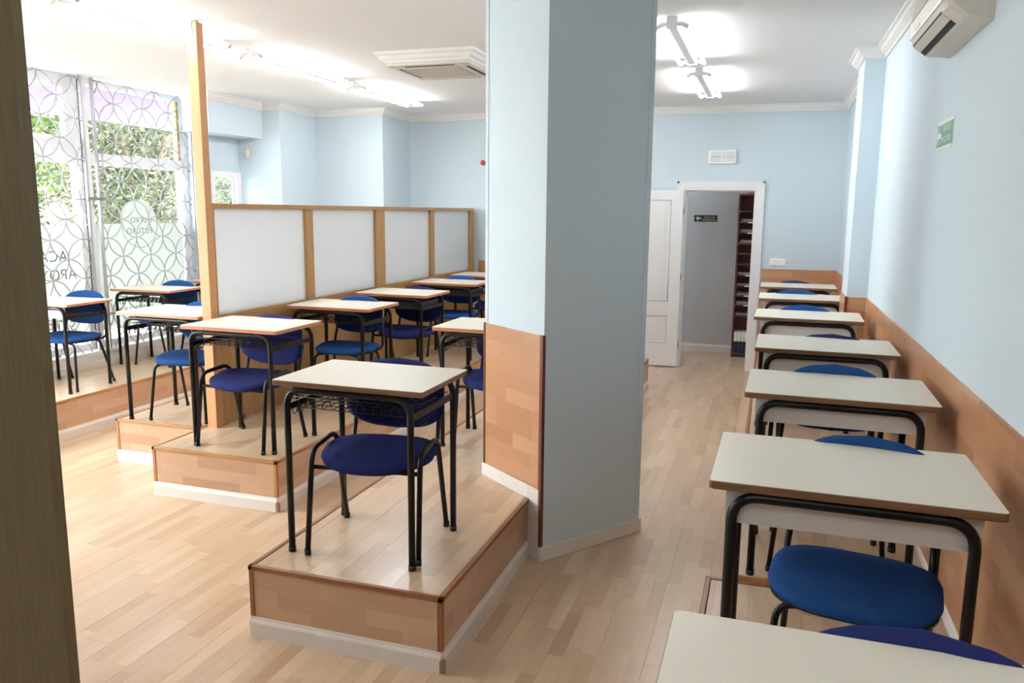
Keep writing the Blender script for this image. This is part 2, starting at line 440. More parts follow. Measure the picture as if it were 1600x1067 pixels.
# dado panelling
DT = 1.178
def dado(name, x0, x1, y0, y1, z0, z1, mt, label):
    o = obj(name, B(0, x1 - x0, 0, y1 - y0, 0, z1 - z0), mt, None, (x0, y0, z0)); o['kind'] = 'structure'; o['label'] = label; return o
dado('trim_4', XR - .009, XR, YN, 6.35, .30, DT, M_dado_y, 'orange strip laminate wainscot along the right wall')
dado('trim_5', .56, XR - .009, 6.351, 6.36, .30, DT, M_dado_x, 'laminate wainscot on the front of the pilaster')
dado('trim_6', .552, .56, 6.36, 6.84, .30, DT, M_dado_y, 'laminate wainscot on the side of the pilaster')
dado('trim_7', -0.085, XR, 9.291, YB, .30, DT, M_dado_x, 'laminate wainscot on the end wall right of the door')
dado('trim_8', -3.47, -2.0, 9.291, YB, .0, DT, M_dado_x, 'laminate wainscot on the end wall beyond the low partition')
dado('trim_9', XR - .009, XR, 6.83, YB, .30, DT, M_dado_y, 'laminate wainscot on the right wall beyond the pilaster')
struct('trim_10', RB(.546, .566, 6.342, 6.362, .31, DT + .004, b=.003), M_mahog, label='dark brown corner bead of the pilaster wainscot')

# ------------------------------------------------------------------ door
def door_casing():
    d = sempty('door_1', (0, YB, 0), 'white door frame of the open doorway')
    bm = bmesh.new()
    W_ = 0.078
    for (a, b_) in ((DX0 - W_, DX0), (DX1, DX1 + W_)):
        box(bm, a, b_, -.018, 0.0, 0, DH + W_); 
    box(bm, DX0, DX1, -.018, 0.0, DH, DH + W_)
    box(bm, DX0 - W_, DX0 - W_ + .022, -.026, -.016, 0, DH + W_); box(bm, DX1 + W_ - .022, DX1 + W_, -.026, -.016, 0, DH + W_)
    box(bm, DX0 - W_, DX1 + W_, -.026, -.016, DH + W_ - .022, DH + W_)
    obj('door_casing', bm, M_door, d)
    bm = bmesh.new()
    box(bm, DX0, DX0 + .02, -.01, .13, 0, DH); box(bm, DX1 - .02, DX1, -.01, .13, 0, DH); box(bm, DX0 + .02, DX1 - .02, -.01, .13, DH - .02, DH)
    box(bm, DX0 + .02, DX0 + .032, .05, .065, 0, DH - .02); box(bm, DX1 - .032, DX1 - .02, .05, .065, 0, DH - .02); box(bm, DX0 + .032, DX1 - .032, .05, .065, DH - .032, DH - .02)
    obj('door_jamb', bm, M_door, d)
    return d
door_casing()
dl = thing('door_leaf', 'white panelled door standing open against the end wall', 'door', (DX0 + .002, YB - .075, .012), rz=math.radians(2.5))
W_, H_ = .79, 2.03
bm = bmesh.new()
xs = [-W_, -W_ + .12, -.12, 0]; P = [(.27, .60), (.76, 1.92)]
rbox(bm, -W_, 0, 0.006, .038, 0, H_, b=.002)
box(bm, -W_, -W_ + .13, -.0, .006, 0, H_); box(bm, -.13, 0, -.0, .006, 0, H_)
for a, b_ in ((0, .27), (.60, .76), (1.92, H_)): box(bm, -W_ + .13, -.13, 0, .006, a, b_)
obj('door_slab', bm, M_door, dl)
for a, b_ in P:
    bm = bmesh.new(); x0, x1 = -W_ + .13, -.13
    for (q0, q1, yy0, yy1) in ((.0, .02, -.003, .004), (.02, .045, .002, .006)):
        pass
    # moulding frame and raised field
    tube(bm, [(x0 + .006, -.001, a + .006), (x1 - .006, -.001, a + .006), (x1 - .006, -.001, b_ - .006), (x0 + .006, -.001, b_ - .006)], .006, seg=6, closed=True)
    vs = box(bm, x0 + .05, x1 - .05, .0, .006, a + .05, b_ - .05)
    vs2 = box(bm, x0 + .065, x1 - .065, -.004, .0, a + .065, b_ - .065)
    obj('door_panel', bm, M_door, dl)
for z in (.25, 1.05, 1.8):
    bm = bmesh.new(); tube(bm, [(.004, .03, z - .04), (.004, .03, z + .04)], .006); obj('hinge', bm, M_metal, dl)

# ------------------------------------------------------------------ facade: windows, grilles, base
YF = 7.24
base = struct('trim_11', B(-6.25, -5.95, YN, 7.27, 0, .45), M_sill, label='grey base below the shop windows')
bm = bmesh.new(); box(bm, -5.95, -5.90, YN, 7.27, PT, PT + .06); box(bm, -5.95, -5.93, YN, 7.27, PT + .06, .43)
struct('trim_12', bm, M_sill, label='stepped grey ledge at the foot of the security grille')
def wtext(body, size, loc, parent, mt=M_letter, name='lettering', rot=(PI / 2, 0, PI / 2), align='CENTER', mirror=True, ext=0.0008):
    cu = bpy.data.curves.new(name, 'FONT'); cu.body = body; cu.size = size; cu.space_character = 1.08 if mirror else 1.0; cu.extrude = ext; cu.align_x = align; cu.offset = -.012 * size if mirror else 0; cu.align_y = 'BOTTOM_BASELINE'
    t = bpy.data.objects.new(name, cu); C.objects.link(t)
    bpy.context.view_layer.update()
    me = bpy.data.meshes.new_from_object(t.evaluated_get(bpy.context.evaluated_depsgraph_get()))
    bpy.data.objects.remove(t); me.materials.clear(); me.materials.append(mt)
    if mirror:
        for v in me.vertices: v.co.x = -v.co.x
    o = bpy.data.objects.new(name, me); C.objects.link(o); o.parent = parent; o.location = loc; o.rotation_euler = rot
    return o
FZ = 1.785
def shop_window(n, y0, y1, sash, label, texts=(), frosted=True, circle=None):
    """y0..y1 clear width of the glazed bay"""
    wdw = sempty('window_%d' % n, (XF, y0, .45), label)
    hT, hB = FZ + .585 - .45, FZ + .40 - .45
    top = CEIL - .45; Wd = y1 - y0
    bm = bmesh.new()
    box(bm, -.05, .04, -.10, 0, 0, top); box(bm, -.05, .04, Wd, Wd + .10, 0, top)
    box(bm, -.05, .04, 0, Wd, hB, hT - .08 if not sash else hT); box(bm, -.05, .04, 0, Wd, 0, .06); box(bm, -.05, .04, 0, Wd, top - .05, top)
    obj('window_frame', bm, M_frame, wdw)
    t0 = hT - .08 if not sash else hT
    if sash:
        s = bmesh.new()
        box(s, .0, .05, 0, Wd, t0, t0 + .05); box(s, .0, .05, 0, Wd, top - .11, top - .05); box(s, .0, .05, 0, .06, t0 + .05, top - .11); box(s, .0, .05, Wd - .11, Wd, t0 + .05, top - .11)
        obj('window_sash', s, M_frame, wdw)
        obj('pane', B(.0, .006, .06, Wd - .11, t0 + .05, top - .11), M_glass, wdw)
    else:
        s = bmesh.new(); box(s, .0, .035, Wd - .035, Wd, t0, top - .05); obj('wooden_bead', s, M_part, wdw)
        obj('pane', B(.0, .006, 0, Wd - .035, t0, top - .05), M_glass, wdw)
    zf = FZ - .155 - .45
    obj('pane', B(.0, .006, 0, Wd, .06, hB), M_glass, wdw)
    if frosted:
        f = obj('frosted_film', B(.008, .0095, 0.01, Wd - .01, .15, zf), M_frost, wdw)
    if circle:
        cy, cz, r = circle
        bm = bmesh.new(); k = 48
        vs = []
        a0 = math.asin((zf - (cz - .45)) / r) if abs(zf - (cz - .45)) < r else 0
        for q in range(k + 1):
            a = a0 + (PI - 2 * a0) * q / k; vs.append((cy - y0 + r * math.cos(a), cz - .45 + r * math.sin(a)))
        fa = [bm.verts.new((.008, *v)) for v in vs]; fb = [bm.verts.new((.0095, *v)) for v in vs]
        bm.faces.new(fa); bm.faces.new(list(reversed(fb)))
        for q in range(len(vs)): bm.faces.new((fa[q], fa[(q + 1) % len(vs)], fb[(q + 1) % len(vs)], fb[q]))
        obj('frosted_disc', bm, M_frost, wdw)
        bm = bmesh.new()
        tube(bm, [(.011, cy - y0 + r * 1.0 * math.cos(a), cz - .45 + r * math.sin(a)) for a in [PI + PI * q / 30 for q in range(31)]], .0025, seg=4)
        obj('ring_line', bm, M_letter, wdw)
    for body, size, yy, zz in texts:
        wtext(body, size, (.011, yy - y0, zz - .45), wdw, align='LEFT')
    return wdw
# mirrored lettering reads from the street
shop_window(2, 4.45, 5.81, True, 'left shop window with mirrored academy lettering on frosted film',
            [('ACADEMIA', .142, 5.65, FZ - .487), ('APOYO', .142, 5.735, FZ - .655), ('E', .135, 5.31, FZ - .815), ('S . R', .13, 5.45, FZ - .975), ('SALEC', .135, 5.68, FZ - 1.135)])
for o in list(C.objects):
    pass
shop_window(3, 5.97, 7.18, False, 'right shop window with a frosted disc and mirrored lettering',
            [('NUEVO', .084, 6.735, FZ - .150), ('FUTURO', .084, 6.725, FZ - .258), ('PARTICULARES', .085, 6.67, FZ - 1.045)],
            circle=(6.556, FZ - .155, .243))
shop_window(4, 2.99, 4.35, True, 'third shop window, behind the near veneer board', frosted=False)
shop_window(5, 1.5, 2.85, True, 'fourth shop window, left of the view', frosted=False)
wall('wall_left_unseen', -6.3, -6.05, YN, 1.40, 0, CEIL, label='unseen blue facade wall added to cut the near daylight')  # unseen; replaces a window so less daylight reaches the column

# security grilles with overlapping circles
D_ = .3585; RR = D_ / 2
def clip_arc(cy, cz, y0, y1, z0, z1, n=28):
    pts = [(cy + RR * math.cos(2 * PI * k / n), cz + RR * math.sin(2 * PI * k / n)) for k in range(n)]
    ins = [y0 <= p[0] <= y1 and z0 <= p[1] <= z1 for p in pts]
    if all(ins): return [(pts, True)]
    if not any(ins): return []
    s = next(k for k in range(n) if ins[k] and not ins[k - 1]); runs = []; cur = []
    for q in range(n):
        k = (s + q) % n
        if ins[k]: cur.append(pts[k])
        else:
            if len(cur) > 1: runs.append((cur, False))
            cur = []
    if len(cur) > 1: runs.append((cur, False))
    return runs
ring_me = None
def grille(y0, y1, ynode, label, group):
    g = thing('security_grille', label, 'grille', (-6.0, y0, .43), group=group)
    z0, z1 = .37, CEIL - .01
    for yy in (y0, y1):
        obj('grille_post', B(-.012, .012, yy - y0 - .012, yy - y0 + .012, 0, CEIL - .43), M_grille, g)
    zn = FZ + .0725                                     # node row height
    j = -12
    while j < 12:
        cz = zn + j * RR
        if cz - RR < z1 and cz + RR > z0:
            offs = 0 if j % 2 else D_ / 2
            i = -12
            while i < 12:
                cy = ynode + offs + i * D_
                if cy + RR > y0 and cy - RR < y1:
                    for pts, full in clip_arc(cy, cz, y0, y1, .40, z1):
                        global ring_me
                        if full and ring_me:
                            o = bpy.data.objects.new('ring', ring_me); C.objects.link(o); o.parent = g
                        else:
                            bm = bmesh.new(); tube(bm, [(0, p[0] - cy, p[1] - cz) for p in pts], .0056, seg=6, closed=full)
                            o = obj('ring', bm, M_grille, g)
                            if full: ring_me = o.data
                        o.location = (0, cy - y0, cz - .43)
                i += 1
        j += 1
    return g
grille(4.42, 5.80, 5.355, 'silver circle pattern security grille, left leaf before the window', 'window security grilles')
g2 = grille(5.93, 7.21, 5.997, 'silver circle pattern security grille, right leaf up to the veneer post', 'window security grilles')
grille(2.96, 4.34, 5.355 - 4 * D_, 'silver circle pattern security grille behind the near veneer board', 'window security grilles')
bm = bmesh.new(); rbox(bm, .012, .04, -.17, .04, 1.42, 1.45, b=.002); tube(bm, [(.03, -.1, 1.42), (.03, -.1, 1.36)], .006)
obj('grille_latch', bm, M_metal, g2)

# ------------------------------------------------------------------ outside
o = struct('ground', B(-40, -6.25, -30, 50, -.25, -.15), M_pave, label='street pavement outside')
aw = thing('awning', 'purple canvas awning above the shop windows', 'awning', (-6.28, 0, 2.92))
bm = bmesh.new(); v = [bm.verts.new(p) for p in ((0, 4.3, 0), (0, 9.2, 0), (-1.0, 9.2, -.16), (-1.0, 4.3, -.16), (0, 4.3, .006), (0, 9.2, .006), (-1.0, 9.2, -.154), (-1.0, 4.3, -.154))]
for q in ((0, 1, 2, 3), (7, 6, 5, 4), (0, 4, 5, 1), (1, 5, 6, 2), (2, 6, 7, 3), (3, 7, 4, 0)): bm.faces.new([v[k] for k in q])
obj('canopy', bm, M_awn, aw)
bm = bmesh.new(); tube(bm, [(-1.0, 4.3, -.16), (-1.0, 9.2, -.16)], .012); obj('front_rail', bm, M_metal, aw)

def leafcloud(bm, c, rad, n, s, rng):
    for _ in range(n):
        d = Vector((rng.gauss(0, 1), rng.gauss(0, 1), rng.gauss(0, 1))).normalized() * (rng.random() ** .45)
        p = Vector(c) + Vector((d.x * rad[0], d.y * rad[1], d.z * rad[2]))
        a = Vector((rng.gauss(0, 1), rng.gauss(0, 1), rng.gauss(0, .6))).normalized(); b_ = a.orthogonal().normalized()
        k = s * rng.uniform(.6, 1.3)
        v = [bm.verts.new(p + a * k), bm.verts.new(p + b_ * k * .45), bm.verts.new(p - a * k), bm.verts.new(p - b_ * k * .45)]
        bm.faces.new(v)
def tree(loc, label, mt, blobs, trunk_h, seed, group=None, s=.06):
    rng = random.Random(seed)
    t = thing('street_tree', label, 'tree', loc, group=group)
    bm = bmesh.new()
    tube(bm, [(0, 0, 0), (.04, .05, trunk_h * .5), (0, .1, trunk_h)], .11, seg=8)
    for k in range(5):
        a = rng.random() * 6.28; tube(bm, [(0, .08, trunk_h * .8), (math.cos(a) * .5, math.sin(a) * .5, trunk_h + .5), (math.cos(a) * .9, math.sin(a) * .9, trunk_h + 1.1)], .04, seg=6)
    obj('trunk', bm, M_bark, t)
    bm = bmesh.new()
    for c, r, n in blobs: leafcloud(bm, c, r, n, s, rng)
    f = obj('foliage', bm, mt, t); f['kind'] = 'stuff'
tree((-9.2, 7.0, -.15), 'leafy bright green tree seen through the left shop window', M_leaf, [((0, 0, 2.6), (1.1, 1.3, 1.1), 9000), ((.2, .6, 3.7), (1.2, 1.4, .9), 7000)], 2.0, 1, s=.05)
tree((-9.8, 10.5, -.15), 'pale leafy tree seen through the right shop window', M_leafd, [((0, 0, 2.4), (1.1, 1.4, 1.0), 8000), ((.2, -.2, 3.6), (1.3, 1.6, .9), 7000), ((0, .2, 1.2), (.9, 1.3, .8), 4000)], 1.9, 2, s=.045)
tree((-9.2, 13.4, -.15), 'pale leafy tree seen through the small side window', M_leafd, [((0, 0, 2.4), (1.2, 1.5, 1.2), 10000), ((.2, .5, 3.7), (1.3, 1.5, .9), 6000)], 1.9, 3, s=.045)
hd = bmesh.new(); rng = random.Random(9)
for k in range(9): leafcloud(hd, (0, k * 1.2, .9), (.6, .9, .9), 2200, .05, rng)
hdg = obj('hedge', hd, M_leafd, None, (-12.2, 4.5, -.1)); tag(hdg, 'dark green hedge behind the street trees', 'hedge'); hdg['kind'] = 'stuff'
bl = thing('apartment_building', 'brick apartment block across the street behind the trees', 'building', (-14.5, 6, -.15))
M_brick = mat('far_facade', L(128, 104, 92), .9, var=.25, vscale=1.2)
obj('facade', B(-.6, 0, -4, 22, 0, 9), M_brick, bl)
for k in range(6):
    for z in (1.2, 4.2): 
        f = obj('window', B(0, .05, -2 + k * 3.4, -.6 + k * 3.4, z, z + 1.5), M_frame, bl)
        obj('pane', B(.05, .055, -1.92 + k * 3.4, -.68 + k * 3.4, z + .08, z + 1.42), M_acd, f)

# ------------------------------------------------------------------ platforms
TW = .016
M_trim_a, M_trim_ya, M_trim_za = M_trim, M_trim_y, M_trim_z
def platform(label, x0, x1, y0, y1, top, sides, group=None, off_rows=0, trimL=True, front=True, golden=False, seed=1):
    M_trim, M_trim_y, M_trim_z = (M_trim2, M_trim2_y, M_trim2_z) if golden else (M_trim_a, M_trim_ya, M_trim_za)
    """raised laminate platform; sides: string of 'f','l','r','b' = faces with riser, trim and skirting"""
    t = thing('raised_platform', label, 'platform', (x0, y0, 0), group=group)
    w_, l_ = x1 - x0, y1 - y0
    O = (x0, y0, 0)
    obj('platform_core', B(.006, w_ - .006, .006, l_ - .006, 0, top - .0085), M_core, t)
    rng = random.Random(seed)
    tl = TW + .002 if 'l' in sides else 0; tr = TW + .002 if 'r' in sides else 0
    tf = TW + .002 if 'f' in sides else 0; tb = TW + .002 if 'b' in sides else 0
    i = math.floor((x0 + tl) / BW)
    while i * BW < x1 - tr:
        a, b_ = max(i * BW, x0 + tl), min((i + 1) * BW, x1 - tr)
        y = y0 + tf - rng.random() * BL
        while y < y1 - tb:
            q0, q1 = max(y, y0 + tf), min(y + BL, y1 - tb); y += BL
            if q1 - q0 > .03 and b_ - a > .01: board(t, a, b_, q0, q1, top, name='deck_board', off=O)
        i += 1
    sk = .085
    if 'f' in sides:
        obj('riser_panel', B(0, w_, 0, .006, sk - .01, top - .01), M_rise_x, t)
        obj('edge_trim', RB(-.006 if 'l' in sides else 0, w_ + (.006 if 'r' in sides else 0), -.006, TW, top - .018, top + .003, b=.003), M_trim, t)
        skirting('skirting', [(w_, 0, 0), (0, 0, 0)][::1], sk, parent=t)
    if 'r' in sides:
        obj('riser_panel', B(w_ - .006, w_, 0, l_, sk - .01, top - .01), M_rise_y, t)
        obj('edge_trim', RB(w_ - TW, w_ + .006, -.006, l_, top - .018, top + .003, b=.003), M_trim_y, t)
        skirting('skirting', [(w_, l_, 0), (w_, 0, 0)], sk, parent=t)
    if 'l' in sides:
        obj('riser_panel', B(0, .006, 0, l_, sk - .01, top - .01), M_rise_y, t)
        obj('edge_trim', RB(-.006, TW, -.006, l_, top - .018, top + .003, b=.003), M_trim_y, t)
        skirting('skirting', [(0, 0, 0), (0, l_, 0)], sk, parent=t)
    if 'b' in sides:
        obj('riser_panel', B(0, w_, l_ - .006, l_, sk - .01, top - .01), M_rise_x, t)
        obj('edge_trim', RB(-.006 if 'l' in sides else 0, w_ + (.006 if 'r' in sides else 0), l_ - TW, l_ + .006, top - .018, top + .003, b=.003), M_trim, t)
        skirting('skirting', [(0, l_, 0), (w_, l_, 0)], sk, parent=t)
    for c, (cx, cy) in {'fl': (0, 0), 'fr': (w_, 0), 'bl': (0, l_), 'br': (w_, l_)}.items():
        if all(s in sides for s in c):
            sx = 1 if cx == 0 else -1; sy = 1 if cy == 0 else -1
            a = sorted((cx - sx * .004, cx + sx * .018)); b_ = sorted((cy - sy * .004, cy + sy * .018))
            obj('corner_trim', RB(a[0], a[1], b_[0], b_[1], sk, top - .017, b=.003), M_trim_z, t)
    if 'f' in sides and 'r' in sides:
        obj('chipped_corner', B(w_ - .004, w_ + .0155, -.0155, .004, 0.004, .055), M_chip, t)
    return t
pA = platform('front laminate platform carrying the single near desk beside the column', -2.000, -1.128, 2.620, 7.98, PT, 'flrb', seed=2)
pB = platform('middle laminate platform along the veneer partition', -3.610, -2.712, 3.840, YB - .01, PT, 'flr', golden=True, seed=3)
pC = platform('short-fronted laminate platform left of the tall veneer post', -4.340, -3.632, 4.295, 8.55, PT, 'fl', golden=True, seed=4)
pD = platform('long laminate platform under the shop windows', -5.90, -5.135, .8, 7.82, PT, 'r', golden=True, seed=5)
RT1, RT2 = .305, .328
pE = platform('low laminate platform under the two nearest right-hand desks', -.170, XR - .016, .75, 3.157, RT1, 'lb', seed=6)
pF = platform('long laminate platform under the right-hand row of desks', -.085, XR - .016, 3.175, YB - .01, RT2, 'l', seed=7)
obj('front_board', B(.0, .765, -.006, .0, .29, RT2 - .002), M_post, pF, (0, 0, 0))

# ------------------------------------------------------------------ column
P0 = Vector((-1.038, 3.712)); d = Vector((.411, .559)).normalized(); nl = Vector((-d.y, d.x))
# left face runs from P0 to the far-left corner
PL = Vector((-1.470, 4.050)); dl2 = (PL - P0).normalized(); lw = (PL - P0).length; rw = .694
PR = P0 + d * rw; PB = PR + dl2 * lw
col = sempty('column', (P0.x, P0.y, 0), 'free-standing pale blue column with strip laminate wainscot')
bm = bmesh.new(); prism(bm, [(0, 0), tuple(PR - P0), tuple(PB - P0), tuple(PL - P0)], 0, CEIL)
obj('column_shaft', bm, M_wall, col)
def along(v2, name, bm, mt, z=0, extra=Vector((0, 0)), parent=col):
    o = obj(name, bm, mt, parent); o.rotation_euler = (0, 0, math.atan2(v2.y, v2.x)); o.location = (extra.x, extra.y, z); return o
# left face: dado panel, trims, skirting (face normal on the right-hand side of -dl2)
along(dl2, 'dado_panel', B(0.015, lw - .005, 0, .008, PT + .06, DT), M_dado_x)
along(dl2, 'corner_trim', RB(-.006, .022, -.006, .013, .075, DT + .004, b=.003), M_mahog)
along(dl2, 'corner_trim', RB(lw - .012, lw + .006, -.004, .012, PT + .07, DT + .004, b=.003), M_mahog)
for o_ in (): pass
sA = .045 / 1
along(dl2, 'skirting', RB(.105, lw + .012, 0, .016, PT, PT + .07, b=.003), M_skirt)
along(dl2, 'skirting', RB(.012, .105, 0, .016, 0.0, PT + .0705, b=.003), M_skirt)
along(dl2, 'skirting', RB(-.014, .012, 0, .015, 0.0, .072, b=.003), M_skirt)
along(d, 'skirting', RB(-.014, rw + .012, -.015, 0, 0, .075, b=.003), M_skirt)
along(d, 'corner_bead', RB(rw - .03, rw + .003, -.003, .02, .075, CEIL, b=.001), M_wall)
along(dl2, 'corner_bead', RB(lw - .025, lw + .003, -.02, .003, DT, CEIL, b=.001), M_wall)
along(d, 'corner_bead', RB(-.003, .03, -.002, .02, DT, CEIL, b=.001), M_wall)

# ------------------------------------------------------------------ partition with tall post
pt = thing('veneer_partition', 'low veneer room divider with four frosted white panels and a tall end post', 'partition', (-3.51, 4.325, PT))
H1 = 1.82 - PT; HR = 1.075 - PT
obj('tall_post', RB(-.074, 0.0, 0, .066, 0, CEIL - PT - .012, b=.002), M_post, pt)
bm = bmesh.new(); box(bm, -.062, -.015, .03, .045, CEIL - PT - .03, CEIL - PT - .001); box(bm, -.045, -.03, -.004, .0, CEIL - PT - .09, CEIL - PT - .012)
obj('ceiling_bracket', bm, M_metal, pt)
obj('base_panel', B(-.070, -.004, .066, 4.92, 0, HR - .03), M_part, pt)
obj('top_rail', RB(-.072, -.001, .066, 4.92, H1 - .035, H1, b=.002), M_part, pt)
obj('lower_rail', RB(-.072, -.001, .066, 4.92, HR - .03, HR, b=.002), M_part, pt)
mull = [(.066, .085), (1.175, 1.275), (2.345, 2.525), (3.596, 3.70), (4.78, 4.92)]
for k, (a, b_) in enumerate(mull):
    obj('mullion', RB(-.072, -.001, a, b_, HR, H1 - .035, b=.002), M_part if k else M_part, pt)
    if k < 4:
        obj('white_panel', B(-.045, -.028, b_, mull[k + 1][0], HR, H1 - .035), M_white, pt)
obj('foot_bracket', RB(.0, .02, .28, .30, 0, .03, b=.002), M_metal, pt)

# near veneer board at the left edge of the view
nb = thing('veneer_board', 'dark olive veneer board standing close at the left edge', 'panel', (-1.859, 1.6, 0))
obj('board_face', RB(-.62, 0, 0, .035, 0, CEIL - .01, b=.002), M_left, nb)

# ------------------------------------------------------------------ furniture
def make_desk(kind, edge, label):
    t = thing('school_desk', label, 'desk')
    # top: slab with brown edge and inset cream laminate
    bm = bmesh.new(); r = .012; n = 4; poly = []
    for cx, cy, a0 in ((.35 - r, -.25 + r, -PI / 2), (.35 - r, .25 - r, 0), (-.35 + r, .25 - r, PI / 2), (-.35 + r, -.25 + r, PI)):
        for k in range(n + 1):
            a = a0 + PI / 2 * k / n; poly.append((cx + r * math.cos(a), cy + r * math.sin(a)))
    zs = [(.741, .985), (.743, 1.0), (.758, 1.0), (.763, .994)]
    rings = [[bm.verts.new((x * (1 - (1 - s) * .35 / .35), y * (1 - (1 - s) * .5), z)) for x, y in poly] for z, s in zs]
    m_ = len(poly)
    for a, b_ in zip(rings, rings[1:]):
        for k in range(m_): bm.faces.new((a[k], a[(k + 1) % m_], b_[(k + 1) % m_], b_[k])).smooth = False
    bm.faces.new(list(reversed(rings[0])))
    obj('edge_band', bm, edge, t)
    bm = bmesh.new(); prism(bm, [(x * .994, y * .994) for x, y in poly], .7605, .765); obj('tabletop', bm, M_top, t)
    zb = .724
    for y in (-.230, .214):
        bm = bmesh.new()
        tube(bm, arcpts([(-.288, y, 0.012), (-.288, y, zb), (.288, y, zb), (.288, y, 0.012)], .075, 7), .0145, seg=10)
        obj('leg_frame', bm, M_black, t)
        for x in (-.288, .288):
            bm = bmesh.new(); tube(bm, [(x, y, 0), (x, y, .022)], .0165, seg=10); obj('foot_cap', bm, M_cap, t)
    for x in (-.288, .288):
        obj('side_rail', RB(x - .006, x + .006, -.222, .208, .632, .662, b=.002), M_black, t)
    bm = bmesh.new()
    for x in (-.2, .2):
        for y in (-.230, .214): box(bm, x - .015, x + .015, y - .012, y + .012, .733, .7415)
    obj('top_bracket', bm, M_black, t)
    if kind == 'wire':
        bm = bmesh.new(); z = .640; y0, y1 = -.19, .17
        for k in range(7): y = y0 + (y1 - y0) * k / 6; tube(bm, [(-.285, y, z), (.285, y, z)], .0026, seg=4)
        for k in range(13):
            x = -.27 + .54 * k / 12; tube(bm, [(x, y0, z + .004), (x, y1, z + .004)], .0022, seg=4)
        tube(bm, [(-.28, y0, z + .045), (.28, y0, z + .045)], .0026, seg=4); tube(bm, [(-.28, y1, z + .03), (.28, y1, z + .03)], .0026, seg=4)
        for x in (-.2, -.12, .04, .12, .2):
            tube(bm, [(x + .022 * math.cos(a), y0, z + .004 + .034 * math.sin(a)) for a in [PI * q / 8 for q in range(9)]], .0026, seg=4)
        obj('wire_basket', bm, M_blackm, t)
        for sx in (-1, 1):
            for y in (-.15, -.115):
                bm = bmesh.new(); tube(bm, [(sx * (.300 + .004), y + .020 * math.cos(a), .628 + .030 * math.sin(a) * 1.0) for a in [PI + PI * q / 10 for q in range(11)]], .0028, seg=5)
                obj('bag_hook', bm, M_blackm, t)
        for y in (-.16, .1):
            bm = bmesh.new(); tube(bm, [(-.262 + .0, y + .022 * math.cos(a), .650 + .036 * math.sin(a)) for a in [2 * PI * q / 14 for q in range(14)]], .0026, seg=4, closed=True)
            obj('wire_loop', bm, M_blackm, t)
    else:
        mt = M_boxw if kind == 'white' else M_boxd
        bm = bmesh.new()
        box(bm, -.27, .27, -.208, -.198, .638, .74); box(bm, -.27, .27, -.198, .17, .638, .646)
        box(bm, -.27, -.262, -.198, .17, .646, .74 if kind == 'white' else .70)
        if kind == 'white':
            pass
        box(bm, .262, .27, -.198, .17, .646, .652 if kind == 'white' else .70)
        obj('book_tray', bm, mt, t)
        if kind == 'apron': pass
    return t
def make_desk_apron(label):
    """right-row desk: full-width white tray front behind the tube frame"""
    t = make_desk('none', M_edge_d, label)
    for ch in list(t.children):
        if ch.name.startswith('book_tray'): bpy.data.objects.remove(ch)
    bm = bmesh.new()
    box(bm, -.306, .306, -.212, -.200, .642, .741); box(bm, -.306, .306, -.2, .2, .642, .65); box(bm, -.306, -.298, -.2, .2, .65, .741); box(bm, .298, .306, -.2, .2, .65, .741)
    obj('book_tray', bm, M_boxw, t)
    return t

def superell(a, n=2.6, k=40):
    out = []
    for q in range(k):
        t = 2 * PI * q / k; c, s = math.cos(t), math.sin(t)
        out.append((a[0] * math.copysign(abs(c) ** (2 / n), c), a[1] * math.copysign(abs(s) ** (2 / n), s)))
    return out
def cushion(bm, a, zc, h, n=2.6, taper=.0, dish=.012, front=.02):
    prof = [(0.0, -1), (.55, -1), (.86, -.9), (.97, -.5), (1.0, 0.05), (.975, .5), (.9, .82), (.75, .97), (.5, 1.0), (.25, 1.0), (0.0, 1.0)]
    base = superell(a, n); k = len(base); prev = None
    for i, (s, zz) in enumerate(prof):
        if s == 0:
            z = zc + h / 2 * zz - (dish if zz > 0 else 0); ring = [bm.verts.new((0, 0, z))]
        else:
            ring = []
            for x, y in base:
                X, Y = x * s * (1 + taper * y / a[1] * -1), y * s
                z = zc + h / 2 * zz
                if zz > 0: z -= dish * max(0, 1 - (s / .9) ** 2)
                z -= front * max(0, (-Y / a[1] - .45)) ** 2 * 2
                z += .012 * (abs(X) / a[0]) ** 2 * (1 if Y > 0 else 0)
                ring.append(bm.verts.new((X, Y, z)))
        if prev:
            if len(prev) == 1:
                for q in range(k): bm.faces.new((prev[0], ring[(q + 1) % k], ring[q]))
            elif len(ring) == 1:
                for q in range(k): bm.faces.new((prev[q], prev[(q + 1) % k], ring[0]))
            else:
                for q in range(k): bm.faces.new((prev[q], prev[(q + 1) % k], ring[(q + 1) % k], ring[q]))
        prev = ring
    for f in bm.faces: f.smooth = True
def backrest(bm, hw, hh, zc, yc, th, curve=.05, n=2.7, tilt=.08, sag=0.0, bulge=.10):
    base = superell((hw, hh), n, 40); k = len(base)
    layers = [(.0, -1), (.6, -1), (.9, -.85), (1.0, -.1), (.985, .4), (.88, .9), (.5, 1), (0, 1)]
    prev = None
    def P(x, z, o):
        z2 = z
        if sag and z < 0: z2 = z * (1 + sag * (1 - (x / hw) ** 2))
        if z > 0: z2 = z * (1 + bulge * (1 - (x / hw) ** 2))
        return (x, yc - curve * (x / hw) ** 2 + tilt * z + o * th / 2, zc + z2)
    for s, o in layers:
        ring = [bm.verts.new(P(0, 0, o))] if s == 0 else [bm.verts.new(P(x * s, z * s, o)) for x, z in base]
        if prev:
            if len(prev) == 1:
                for q in range(k): bm.faces.new((prev[0], ring[q], ring[(q + 1) % k]))
            elif len(ring) == 1:
                for q in range(k): bm.faces.new((prev[q], ring[0], prev[(q + 1) % k]))
            else:
                for q in range(k): bm.faces.new((prev[q], ring[q], ring[(q + 1) % k], prev[(q + 1) % k]))
        prev = ring
    for f in bm.faces: f.smooth = True

